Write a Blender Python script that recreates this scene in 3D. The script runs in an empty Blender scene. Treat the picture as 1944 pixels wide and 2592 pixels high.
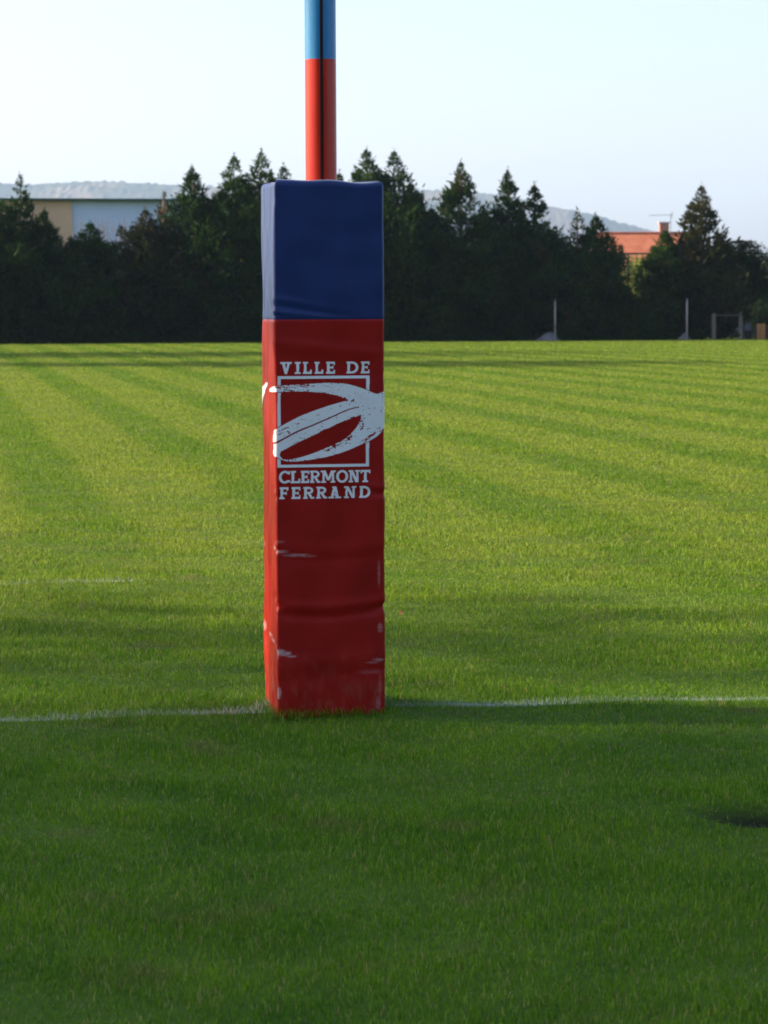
import bpy, math, random
import numpy as np
from mathutils import Matrix, Vector

random.seed(7)
rng = np.random.default_rng(11)
S = bpy.context.scene
C = S.collection
R = math.radians

# ------------------------------------------------------------------ camera
CAM_H, FPX, W0, H0 = 1.52, 6500.0, 1944.0, 2592.0
cam_d = bpy.data.cameras.new('camera')
cam_d.sensor_fit = 'VERTICAL'
cam_d.sensor_height = 36.0
cam_d.sensor_width = 27.0
cam_d.lens = FPX / H0 * 36.0
cam_d.clip_start = 0.1
cam_d.clip_end = 40000
cam_d.dof.use_dof = True
cam_d.dof.focus_distance = 9.6
cam_d.dof.aperture_fstop = 10.0
cam = bpy.data.objects.new('camera', cam_d)
C.objects.link(cam)
PITCH, ROLL = math.atan((1296 - 785) / FPX), R(-0.25)
CM = Matrix.Rotation(math.pi / 2 - PITCH, 4, 'X') @ Matrix.Rotation(ROLL, 4, 'Z')
cam.matrix_world = Matrix.Translation((0, 0, CAM_H)) @ CM
S.camera = cam

# ------------------------------------------------------------------ light
SUN_EL, SUN_BEYOND = 24.0, 7.0       # degrees above horizon, degrees beyond straight left
az = R(180 - SUN_BEYOND)
sun_dir = Vector((math.cos(az) * math.cos(R(SUN_EL)), math.sin(az) * math.cos(R(SUN_EL)), math.sin(R(SUN_EL))))
world = bpy.data.worlds.new('World')
S.world = world
world.use_nodes = True
wn = world.node_tree
bg = wn.nodes['Background']
sky = wn.nodes.new('ShaderNodeTexSky')
sky.sky_type = 'NISHITA'
sky.sun_disc = False
sky.sun_elevation = R(SUN_EL)
sky.sun_rotation = math.atan2(sun_dir.x, sun_dir.y)
sky.air_density = 1.0
sky.dust_density = 2.0
sky.ozone_density = 3.2
tint = wn.nodes.new('ShaderNodeMix'); tint.data_type = 'RGBA'; tint.blend_type = 'MULTIPLY'
tint.inputs[0].default_value = 1.0; tint.inputs[7].default_value = (1.14, .945, .955, 1)      # evening white balance
wn.links.new(sky.outputs[0], tint.inputs[6]); wn.links.new(tint.outputs[2], bg.inputs[0])
bg.inputs[1].default_value = 0.125
sl = bpy.data.lights.new('sun', 'SUN')
sl.energy = 4.3
sl.angle = R(0.5)
sl.color = (1.0, 0.83, 0.56)
so = bpy.data.objects.new('sun', sl)
so.rotation_euler = sun_dir.to_track_quat('Z', 'Y').to_euler()
C.objects.link(so)
S.view_settings.view_transform = 'Standard'
S.view_settings.look = 'None'
S.view_settings.exposure = 1.5
S.view_settings.gamma = 1.0
S.cycles.volume_bounces = 0
S.cycles.max_bounces = 8
S.cycles.filter_width = 1.8


# ------------------------------------------------------------------ helpers
def at(px, py, Y):
    """world point at photograph pixel (px, py) on the plane y = Y"""
    v = CM.to_3x3() @ Vector(((px - W0 / 2) / FPX, -(py - H0 / 2) / FPX, -1.0))
    t = Y / v.y
    return Vector((v.x * t, Y, CAM_H + v.z * t))


def tag(o, label=None, cat=None, group=None, kind=None):
    if label: o['label'] = label
    if cat: o['category'] = cat
    if group: o['group'] = group
    if kind: o['kind'] = kind
    return o


def empty(name, loc, rz=0.0):
    o = bpy.data.objects.new(name, None)
    o.location = loc
    o.rotation_euler = (0, 0, rz)
    C.objects.link(o)
    return o


def np_mesh(name, verts, faces, mat=None, parent=None, smooth=False, attrs=None):
    """faces: list of (k-gon index arrays)"""
    me = bpy.data.meshes.new(name)
    verts = np.asarray(verts, dtype=np.float32)
    loops, starts, n = [], [], 0
    for f in faces:
        f = np.asarray(f, dtype=np.int32)
        if len(f) == 0: continue
        k = f.shape[1]
        loops.append(f.ravel())
        starts.append(n + np.arange(len(f), dtype=np.int32) * k)
        n += f.size
    loops = np.concatenate(loops); starts = np.concatenate(starts)
    me.vertices.add(len(verts)); me.vertices.foreach_set('co', verts.ravel())
    me.loops.add(len(loops)); me.loops.foreach_set('vertex_index', loops)
    me.polygons.add(len(starts)); me.polygons.foreach_set('loop_start', starts.astype(np.int32))
    if attrs:
        for an, av in attrs.items():
            a = me.attributes.new(an, 'FLOAT', 'POINT')
            a.data.foreach_set('value', np.asarray(av, dtype=np.float32))
    me.update(calc_edges=True)
    me.validate()
    me.polygons.foreach_set('use_smooth', np.full(len(me.polygons), smooth, dtype=bool))
    if mat: me.materials.append(mat)
    o = bpy.data.objects.new(name, me)
    C.objects.link(o)
    if parent: o.parent = parent
    return o


class MB:
    """collects boxes and tubes into one mesh"""
    def __init__(self): self.v = []; self.f4 = []; self.f3 = []
    def box(self, c, s, rz=0.0):
        b = len(self.v); ca, sa = math.cos(rz), math.sin(rz)
        for dz in (-.5, .5):
            for dx, dy in ((-.5, -.5), (.5, -.5), (.5, .5), (-.5, .5)):
                x, y = dx * s[0], dy * s[1]
                self.v.append((c[0] + x * ca - y * sa, c[1] + x * sa + y * ca, c[2] + dz * s[2]))
        for q in ((3, 2, 1, 0), (4, 5, 6, 7), (0, 1, 5, 4), (1, 2, 6, 5), (2, 3, 7, 6), (3, 0, 4, 7)):
            self.f4.append([b + i for i in q])
        return self
    def tube(self, pts, rad, n=8):
        pts = [Vector(p) for p in pts]
        if not hasattr(rad, '__len__'): rad = [rad] * len(pts)
        b = len(self.v)
        for i, p in enumerate(pts):
            d = (pts[min(i + 1, len(pts) - 1)] - pts[max(i - 1, 0)]).normalized()
            u = d.cross(Vector((0, 1, 0)) if abs(d.y) < .9 else Vector((1, 0, 0))).normalized(); w = d.cross(u)
            for k in range(n):
                a = 2 * math.pi * k / n
                self.v.append(tuple(p + rad[i] * (math.cos(a) * u + math.sin(a) * w)))
        for i in range(len(pts) - 1):
            for k in range(n):
                a, c = b + i * n + k, b + i * n + (k + 1) % n
                self.f4.append([a, c, c + n, a + n])
        for e, rev in ((0, False), (len(pts) - 1, True)):
            self.v.append(tuple(pts[e])); m = len(self.v) - 1
            for k in range(n):
                a, c = b + e * n + k, b + e * n + (k + 1) % n
                self.f3.append([m, a, c] if rev else [m, c, a])
        return self
    def poly(self, pts, faces):
        b = len(self.v); self.v += [tuple(p) for p in pts]
        for f in faces:
            (self.f4 if len(f) == 4 else self.f3).append([b + i for i in f])
        return self
    def build(self, name, mat, parent=None, smooth=False):
        return np_mesh(name, self.v, [np.array(self.f4, dtype=np.int32).reshape(-1, 4), np.array(self.f3, dtype=np.int32).reshape(-1, 3)], mat, parent, smooth)


class NT:
    """small node-tree helper"""
    def __init__(self, name):
        self.m = bpy.data.materials.new(name); self.m.use_nodes = True
        self.t = self.m.node_tree; self.b = self.t.nodes['Principled BSDF']; self.out = self.t.nodes['Material Output']
    def n(self, typ, **kw):
        x = self.t.nodes.new(typ)
        for k, v in kw.items(): setattr(x, k, v)
        return x
    def l(self, a, b): self.t.links.new(a, b)
    def val(self, sock, v):
        if isinstance(v, (int, float)): sock.default_value = v
        elif isinstance(v, (tuple, list)): sock.default_value = v
        else: self.l(v, sock)
    def math(self, op, a, b=0.0, c=0.0, clamp=False):
        x = self.n('ShaderNodeMath', operation=op, use_clamp=clamp)
        for i, v in enumerate((a, b, c)): self.val(x.inputs[i], v)
        return x.outputs[0]
    def mix(self, f, a, b, mode='MIX'):
        x = self.n('ShaderNodeMix', data_type='RGBA', blend_type=mode, clamp_factor=True)
        self.val(x.inputs[0], f)
        for i, v in ((6, a), (7, b)):
            self.val(x.inputs[i], (*v, 1.0) if isinstance(v, tuple) and len(v) == 3 else v)
        return x.outputs[2]
    def noise(self, vec, scale, detail=3.0, rough=.55, lac=2.0):
        x = self.n('ShaderNodeTexNoise'); x.inputs['Scale'].default_value = scale
        x.inputs['Detail'].default_value = detail; x.inputs['Roughness'].default_value = rough
        if vec is not None: self.l(vec, x.inputs['Vector'])
        return x.outputs['Fac']
    def remap(self, v, a, b, c=0.0, d=1.0, smooth=False):
        x = self.n('ShaderNodeMapRange', clamp=True)
        if smooth: x.interpolation_type = 'SMOOTHSTEP'
        self.val(x.inputs[0], v)
        for i, q in enumerate((a, b, c, d)): x.inputs[i + 1].default_value = q
        return x.outputs[0]
    def scaled(self, vec, s):
        x = self.n('ShaderNodeVectorMath', operation='MULTIPLY'); self.l(vec, x.inputs[0]); x.inputs[1].default_value = s
        return x.outputs[0]
    def attr(self, name): return self.n('ShaderNodeAttribute', attribute_name=name).outputs['Fac']
    def pos(self): return self.n('ShaderNodeNewGeometry').outputs['Position']
    def obj(self): return self.n('ShaderNodeTexCoord').outputs['Object']
    def bump(self, h, strength, dist):
        x = self.n('ShaderNodeBump'); x.inputs['Strength'].default_value = strength; x.inputs['Distance'].default_value = dist
        self.l(h, x.inputs['Height']); self.l(x.outputs[0], self.b.inputs['Normal'])
    def set(self, col=None, rough=None, spec=None, metal=None):
        if col is not None: self.val(self.b.inputs['Base Color'], (*col, 1.0) if isinstance(col, tuple) else col)
        if rough is not None: self.val(self.b.inputs['Roughness'], rough)
        if spec is not None: self.b.inputs['Specular IOR Level'].default_value = spec
        if metal is not None: self.b.inputs['Metallic'].default_value = metal
        return self
    def translucent(self, col, f):
        t = self.n('ShaderNodeBsdfTranslucent'); self.val(t.inputs[0], col)
        m = self.n('ShaderNodeMixShader'); m.inputs[0].default_value = f
        self.l(self.b.outputs[0], m.inputs[1]); self.l(t.outputs[0], m.inputs[2]); self.l(m.outputs[0], self.out.inputs[0])


def plain(name, col, rough=.7, var=.25, scale=6.0, spec=.4, stretch=(1, 1, 1)):
    k = NT(name); p = k.scaled(k.obj(), stretch)
    f = k.noise(p, scale, 4)
    d = tuple(c * (1 - var) for c in col); b = tuple(min(1, c * (1 + var)) for c in col)
    k.set(k.mix(k.remap(f, .3, .7), d, b), rough, spec)
    k.bump(k.noise(p, scale * 4, 3), .3, .01)
    return k.m


# field frame: a runs along the goal line, b runs up the pitch
PX, PY = -0.23, 9.695
FA = R(10.0)
CA, SA = math.cos(FA), math.sin(FA)
def field(a, b): return (PX + a * CA - b * SA, PY + a * SA + b * CA)


def turf_colour(k):
    """colour of the turf from its place on the pitch (mowing stripes, wear, white lines)"""
    p = k.pos()
    sx = k.n('ShaderNodeSeparateXYZ'); k.l(p, sx.inputs[0])
    x, y = k.math('SUBTRACT', sx.outputs[0], PX), k.math('SUBTRACT', sx.outputs[1], PY)
    a = k.math('ADD', k.math('MULTIPLY', x, CA), k.math('MULTIPLY', y, SA))
    b = k.math('SUBTRACT', k.math('MULTIPLY', y, CA), k.math('MULTIPLY', x, SA))
    flat = k.scaled(p, (1, 1, 0))
    wob = k.math('MULTIPLY', k.math('SUBTRACT', k.noise(flat, .12, 2), .5), .35)
    ph = k.math('MULTIPLY', k.math('ADD', a, wob), 2 * math.pi / 1.75)
    s1 = k.remap(k.math('SINE', ph), -.75, .15, -1.0, .6, True)
    s2 = k.math('SINE', k.math('ADD', k.math('MULTIPLY', a, 2 * math.pi / 7.1), 1.0))
    st = k.math('ADD', k.math('MULTIPLY', s1, .64), k.math('MULTIPLY', s2, .06))
    amt = k.remap(b, 1.0, 12.0, .10, 1.0)
    amt = k.math('MULTIPLY', amt, k.remap(k.noise(flat, .22, 2), .3, .65, .7, 1.0))
    st = k.math('MULTIPLY', st, amt)
    blot = k.math('MULTIPLY', k.remap(k.noise(flat, 1.6, 5, .68), .3, .7, -.75, .75), k.remap(b, 2, 25, 1.0, .45))
    big = k.remap(k.noise(flat, .28, 3), .32, .68, -.3, .3)
    f = k.math('ADD', k.math('ADD', k.math('MULTIPLY', st, .5), .5), k.math('ADD', k.math('MULTIPLY', blot, .5), k.math('MULTIPLY', big, .45)), clamp=True)
    col = k.mix(f, (.125, .265, .012), (.330, .395, .034))
    # in-goal turf darker and greener: tree shade put into its colour
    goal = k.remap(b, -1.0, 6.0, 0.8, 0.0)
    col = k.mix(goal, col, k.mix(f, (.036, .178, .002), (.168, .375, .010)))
    # a few straw-coloured worn patches
    worn = k.remap(k.noise(flat, 2.1, 4, .65), .58, .72, 0, .65)
    col = k.mix(worn, col, (.23, .20, .075))
    # white lines: goal line, faint dashed five metre line, old faint 22 m line
    br = k.noise(flat, 9.0, 3, .7)
    edge = k.math('ADD', k.math('ABSOLUTE', b), k.math('MULTIPLY', k.math('SUBTRACT', br, .5), .07))
    wear = k.remap(k.noise(flat, 1.7, 2), .35, .6, .25, .75)
    line = k.math('MULTIPLY', k.remap(edge, .026, .046, 1, 0), wear)
    e5 = k.math('ADD', k.math('ABSOLUTE', k.math('SUBTRACT', b, 4.85)), k.math('MULTIPLY', k.math('SUBTRACT', br, .5), .06))
    l5 = k.math('MULTIPLY', k.math('MULTIPLY', k.remap(e5, .03, .055, 1, 0), k.remap(a, -.5, -.2, 1, 0)), k.remap(k.noise(flat, 2.3, 2), .42, .6, .1, .6))
    wh = k.math('MULTIPLY', k.math('MAXIMUM', line, l5), .78)
    return col, wh


def mat_turf(name, blade):
    k = NT(name)
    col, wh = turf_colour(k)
    if blade:
        t = k.attr('tint')           # 0..1 random per blade
        h = k.attr('up')             # 0 root .. 1 tip
        col = k.mix(k.remap(t, 0, 1, 0, .85), col, k.mix(1.0, col, (.20, .30, .25), 'MULTIPLY'))
        col = k.mix(k.remap(t, .93, .96, 0, .8), col, (.36, .31, .12))
        col = k.mix(k.remap(t, .02, .05, .8, 0), col, (.26, .38, .07))
        whb = k.math('MULTIPLY', wh, k.remap(k.math('FRACT', k.math('MULTIPLY', t, 37.0)), .15, .35, .15, 1.0))
        col = k.mix(whb, col, (.50, .55, .54))
        k.set(col, .6, .10)
        k.translucent(col, .40)
    else:
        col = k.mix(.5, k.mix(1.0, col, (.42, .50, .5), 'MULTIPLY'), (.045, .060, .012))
        col = k.mix(k.math('MULTIPLY', wh, .6), col, (.55, .58, .58))
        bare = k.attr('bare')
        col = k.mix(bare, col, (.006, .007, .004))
        k.set(col, .95, .1)
        k.bump(k.noise(k.pos(), 60.0, 4), .5, .02)
    return k.m


def mat_leaf(name, dark, light, dead=(.10, .055, .025), dead_amt=.06, tr=.25, patch=.6):
    k = NT(name)
    t = k.attr('tint')
    col = k.mix(t, dark, light)
    oi = k.n('ShaderNodeObjectInfo')
    col = k.mix(1.0, col, k.mix(oi.outputs['Random'], (.75, .8, .8), (1.45, 1.35, 1.1)), 'MULTIPLY')
    p = k.noise(k.pos(), patch, 3)
    col = k.mix(k.remap(p, .62, .75, 0, .75 if dead_amt > 0 else 0), col, dead)
    k.set(col, .7, .08)
    k.translucent(col, tr)
    return k.m


M = {}
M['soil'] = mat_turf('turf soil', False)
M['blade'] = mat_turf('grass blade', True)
M['leyland'] = mat_leaf('cypress foliage', (.009, .027, .006), (.034, .074, .015), tr=.38)
M['brown_conifer'] = mat_leaf('browning cypress foliage', (.012, .018, .007), (.045, .048, .017), (.085, .042, .018), .3, .25, .4)
M['round_leaf'] = mat_leaf('round conifer foliage', (.007, .020, .006), (.022, .048, .012), dead_amt=0)
M['bright_leaf'] = mat_leaf('yellow green leaves', (.10, .13, .02), (.30, .32, .06), dead_amt=0, tr=.4)
M['shade_leaf'] = mat_leaf('broad tree leaves', (.03, .07, .015), (.07, .12, .03), dead_amt=0, tr=.3)
M['bark'] = plain('bark', (.10, .075, .055), .9, .4, 8, .1, (1, 1, .2))
M['twig'] = plain('grey twig bark', (.16, .12, .10), .9, .3, 8, .1)
M['green_metal'] = plain('dark green painted steel', (.012, .055, .045), .5, .2)
M['white_paint'] = plain('white painted steel', (.44, .39, .33), .5, .12)
M['old_wood'] = plain('weathered grey wood', (.13, .11, .09), .85, .35, 5, .2, (1, 1, .15))
M['orange_wood'] = plain('orange timber', (.42, .20, .07), .75, .3, 6, .2, (1, 1, .2))
M['grey_metal'] = plain('grey sheet metal', (.16, .18, .22), .55, .2, 3)
M['dark_metal'] = plain('dark steel', (.03, .03, .035), .6, .2)
M['beige_render'] = plain('beige render', (.54, .365, .225), .9, .10, .5, .2)
M['blue_clad'] = plain('pale blue cladding', (.46, .55, .66), .6, .06, .4, .3)
M['gravel'] = plain('pale gravel', (.42, .40, .38), .95, .3, 9, .1)
M['heap'] = plain('dark grey heap', (.17, .165, .17), .95, .3, 9, .1)
M['render_wall'] = plain('cream render', (.65, .55, .42), .9, .1, .8, .2)
M['glass'] = plain('window glass', (.04, .05, .06), .15, .1)
M['brick'] = plain('chimney brick', (.33, .17, .12), .9, .3, 8)


def mat_tiles():
    k = NT('terracotta tiles'); o = k.obj()
    w = k.n('ShaderNodeTexBrick'); k.l(k.scaled(o, (1, 1, 1)), w.inputs['Vector'])
    w.inputs['Scale'].default_value = 3.0; w.inputs['Color1'].default_value = (.52, .17, .085, 1)
    w.inputs['Color2'].default_value = (.40, .12, .06, 1); w.inputs['Mortar'].default_value = (.22, .07, .04, 1)
    w.inputs['Mortar Size'].default_value = .03
    k.set(k.mix(k.remap(k.noise(o, 1.2, 4), .35, .7, 0, .5), w.outputs[0], (.60, .24, .13)), .85, .2)
    k.bump(w.outputs['Fac'], .5, .03)
    return k.m
M['tiles'] = mat_tiles()


def mat_hill():
    k = NT('wooded hillside'); p = k.pos()
    f = k.noise(p, .012, 5, .65)
    g = k.noise(k.scaled(p, (1, 1, 3)), .0035, 4)
    col = k.mix(k.remap(f, .35, .65), (.028, .044, .022), (.050, .064, .030))
    col = k.mix(k.remap(g, .50, .62), col, (.17, .13, .085))
    k.set(col, .95, .05)
    return k.m
M['hill'] = mat_hill()

# ------------------------------------------------------------------ ground
DARK_DIP = (1.16, 7.55, .21, .125)  # shallow dip in the turf, near-black inside, with few blades
_ks = [(rng.uniform(.5, 5.5), rng.uniform(0, 6.283), rng.uniform(0, 6.283)) for _ in range(26)]
def ground_z(x, y):
    z = np.zeros_like(x)
    for kf, th, p0 in _ks:
        z += .006 / kf ** .9 * np.sin(kf * (x * math.cos(th) + y * math.sin(th)) * 1.6 + p0)
    fade = np.clip(1 - (y - 14) / 9, 0, 1) * np.clip(1 - (np.abs(x) - 3.6) / 1.3, 0, 1) * np.clip((y - 3.6) / 1.2, 0, 1)
    r2 = ((x - DARK_DIP[0]) / DARK_DIP[2]) ** 2 + ((y - DARK_DIP[1]) / DARK_DIP[3]) ** 2
    return z * fade - .035 * np.exp(-r2 ** 2)

def axis(lo, hi, step, far, grow=1.16):
    v = list(np.arange(lo, hi + 1e-6, step)); s = step; a = v[-1]
    while a < far: s *= grow; a += s; v.append(min(a, far))
    s = step; a = v[0]
    while a > -far: s *= grow; a -= s; v.insert(0, max(a, -far))
    return np.array(v)
gx, gy = axis(-5.0, 5.0, .06, 9000), axis(3.6, 23.4, .06, 9000)
X, Y = np.meshgrid(gx, gy)
Z = ground_z(X, Y)
nx, ny = len(gx), len(gy)
i = np.arange(nx * ny).reshape(ny, nx)
quads = np.stack([i[:-1, :-1], i[:-1, 1:], i[1:, 1:], i[1:, :-1]], -1).reshape(-1, 4)
bare = np.exp(-((((X - DARK_DIP[0]) / DARK_DIP[2]) ** 2 + ((Y - DARK_DIP[1]) / DARK_DIP[3]) ** 2) / 1.15) ** 2)
g = np_mesh('ground', np.stack([X, Y, Z], -1).reshape(-1, 3), [quads], M['soil'], smooth=True, attrs={'bare': bare.ravel()})
tag(g, 'flat ground of the pitch under the grass', kind='structure')


# grass: one object of blades, coarser with distance
def grass():
    P = []
    d0, d1 = 4.6, 124.0
    base = 13000.0
    edges = np.concatenate([np.arange(4.6, 20, .4), np.geomspace(20, d1, 60)])
    for e0, e1 in zip(edges[:-1], edges[1:]):
        d = .5 * (e0 + e1); hw = .19 * e1 + 1.1
        s = max(1.0, d / 8.0)
        n = int(base / s ** 2 * (e1 - e0) * 2 * hw)
        x = rng.uniform(-hw, hw, n); y = rng.uniform(e0, e1, n)
        P.append(np.stack([x, y, np.full(n, s)], -1))
    P = np.concatenate(P)
    x, y, s = P.T
    a = (x - PX) * CA + (y - PY) * SA; b = -(x - PX) * SA + (y - PY) * CA
    keep = ~((np.abs(a) < .195) & (np.abs(b) < .175))                    # not inside the pad
    hr = ((x - DARK_DIP[0]) / (DARK_DIP[2] * 1.02)) ** 2 + ((y - DARK_DIP[1]) / (DARK_DIP[3] * 1.02)) ** 2
    rag = .80 + .28 * np.sin(9 * np.arctan2(y - DARK_DIP[1], x - DARK_DIP[0]) + 40 * x) + rng.normal(0, .16, len(x))
    keep &= ~((hr < rag) & (rng.random(len(x)) < .90))
    keep &= b < 116.5 - .0 * a                                          # far edge of the pitch
    x, y, s, a, b = x[keep], y[keep], s[keep], a[keep], b[keep]
    n = len(x)
    z = ground_z(x, y) - .004
    # tufts: height varies in soft clumps
    cl = np.zeros(n)
    for kf, th, p0 in [(rng.uniform(1, 14), rng.uniform(0, 6.28), rng.uniform(0, 6.28)) for _ in range(14)]:
        cl += np.sin(kf * (x * math.cos(th) + y * math.sin(th)) + p0)
    cl = np.clip(.5 + cl / 9, 0, 1)
    L = (.014 + .015 * cl) * rng.uniform(.6, 1.35, n)
    L *= np.where(rng.random(n) < .05, 1.5, 1.0)
    L *= np.minimum(1 + (s - 1) * .06, 1.7)
    L *= np.where((np.abs(a) < .26) & (np.abs(b) < .24), 2.1, 1.0)     # unmown rim round the pad
    wd = np.minimum(  .0022 * s ** 1.0, .05) * rng.uniform(.7, 1.4, n)
    L *= np.where(hr[keep] < 1.6, .6, 1.0)                             # shorter blades round the dark dip
    # lean: random plus the mower's direction, alternating between stripes
    stripe = np.sign(np.sin(a * 2 * np.pi / 1.75))
    lean_b = stripe * .35 * np.clip(b / 8, 0, 1)
    th = rng.uniform(0, 2 * np.pi, n); q = rng.uniform(.1, .9, n)
    lx = np.cos(th) * q - lean_b * SA; ly = np.sin(th) * q + lean_b * CA
    ph = rng.uniform(0, np.pi, n); ph = ph
    ux, uy = np.cos(ph), np.sin(ph)
    o = np.stack([x, y, z], -1); U = np.stack([ux, uy, np.zeros(n)], -1) * wd[:, None] * .5
    up1 = np.stack([lx * .25 * L, ly * .25 * L, .60 * L], -1)
    up2 = np.stack([lx * .85 * L, ly * .85 * L, L * (1.0 - .25 * q)], -1)
    V = np.stack([o - U, o + U, o + up1 + U * .8, o + up1 - U * .8, o + up2], 1).reshape(-1, 3)
    k = np.arange(n)[:, None] * 5
    tint = rng.random(n)
    np_mesh_o = np_mesh('grass', V, [k + np.array([[0, 1, 2, 3]]), k + np.array([[3, 2, 4]])], M['blade'],
                        attrs={'tint': np.repeat(tint, 5), 'up': np.tile([0, 0, .6, .6, 1.0], n)})
    tag(np_mesh_o, 'short mown grass of the pitch with light and dark mowing stripes', 'grass', kind='stuff')
grass()

# ------------------------------------------------------------------ hills
def hills():
    D = 6000.0
    ridge = [(-900, 520), (-400, 488), (-150, 474), (0, 467), (80, 469), (170, 463), (270, 462), (400, 471), (540, 478), (800, 484),
             (1060, 486), (1130, 485), (1200, 490), (1260, 495), (1390, 526), (1450, 537), (1500, 546), (1560, 564), (1620, 580), (1680, 598), (1800, 645), (1944, 700), (2300, 745), (3000, 775)]
    rp = np.array([at(px, py, D) for px, py in ridge])
    xs = np.linspace(rp[0, 0], rp[-1, 0], 900)
    top = np.interp(xs, rp[:, 0], rp[:, 2])
    ts = np.concatenate([np.linspace(0, 1, 46), np.linspace(1.03, 1.8, 18)])
    X, T = np.meshgrid(xs, ts)
    Yv = D - 900 + 900 * T
    prof = np.where(T <= 1, np.sin(np.clip(T, 0, 1) * np.pi / 2) ** 1.3, 1 - ((T - 1) / .8) ** 1.5)
    Zv = top[None, :] * prof
    for kf, th, p0 in [(rng.uniform(.004, .02), rng.uniform(0, 6.28), rng.uniform(0, 6.28)) for _ in range(14)]:
        Zv += 1.2 * np.sin(kf * (X * math.cos(th) + Yv * math.sin(th)) + p0) * np.clip(T * 2, 0, 1) * np.clip((1 - np.abs(T - 1) * 8), .35, 1) * np.where(np.abs(T - 1) < .06, .4, 1)
    bumps = np.zeros_like(X)
    rr = np.random.default_rng(5)
    for kf, th, p0 in [(rr.uniform(.03, .25), rr.uniform(-.6, .6), rr.uniform(0, 6.28)) for _ in range(24)]:
        bumps += np.sin(kf * (X * math.cos(th) + Yv * math.sin(th)) + p0)
    Zv += np.abs(bumps) * .8 * np.clip(T * 2, 0, 1)
    Zv = Zv - 1.0
    nx, ny = len(xs), len(ts); i = np.arange(nx * ny).reshape(ny, nx)
    q = np.stack([i[:-1, :-1], i[:-1, 1:], i[1:, 1:], i[1:, :-1]], -1).reshape(-1, 4)
    o = np_mesh('hills', np.stack([X, Yv, Zv], -1).reshape(-1, 3), [q], M['hill'], smooth=True)
    tag(o, 'long wooded ridge fading into blue haze', kind='structure')
hills()


# ------------------------------------------------------------------ foliage and trees
def fronds(base, dirs, length, width, tint):
    """leaf-sized folded blades: base (n,3), unit dirs (n,3)"""
    n = len(base)
    r = rng.normal(size=(n, 3)); side = np.cross(dirs, r); side /= np.linalg.norm(side, axis=1)[:, None] + 1e-9
    w = side * width[:, None] * .5
    tip = base + dirs * length[:, None]; mid = base + dirs * (length * .45)[:, None]
    V = np.stack([base, mid - w, tip, mid + w], 1).reshape(-1, 3)
    k = np.arange(n)[:, None] * 4
    return V, k + np.array([[0, 1, 2, 3]]), np.repeat(tint, 4)


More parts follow.
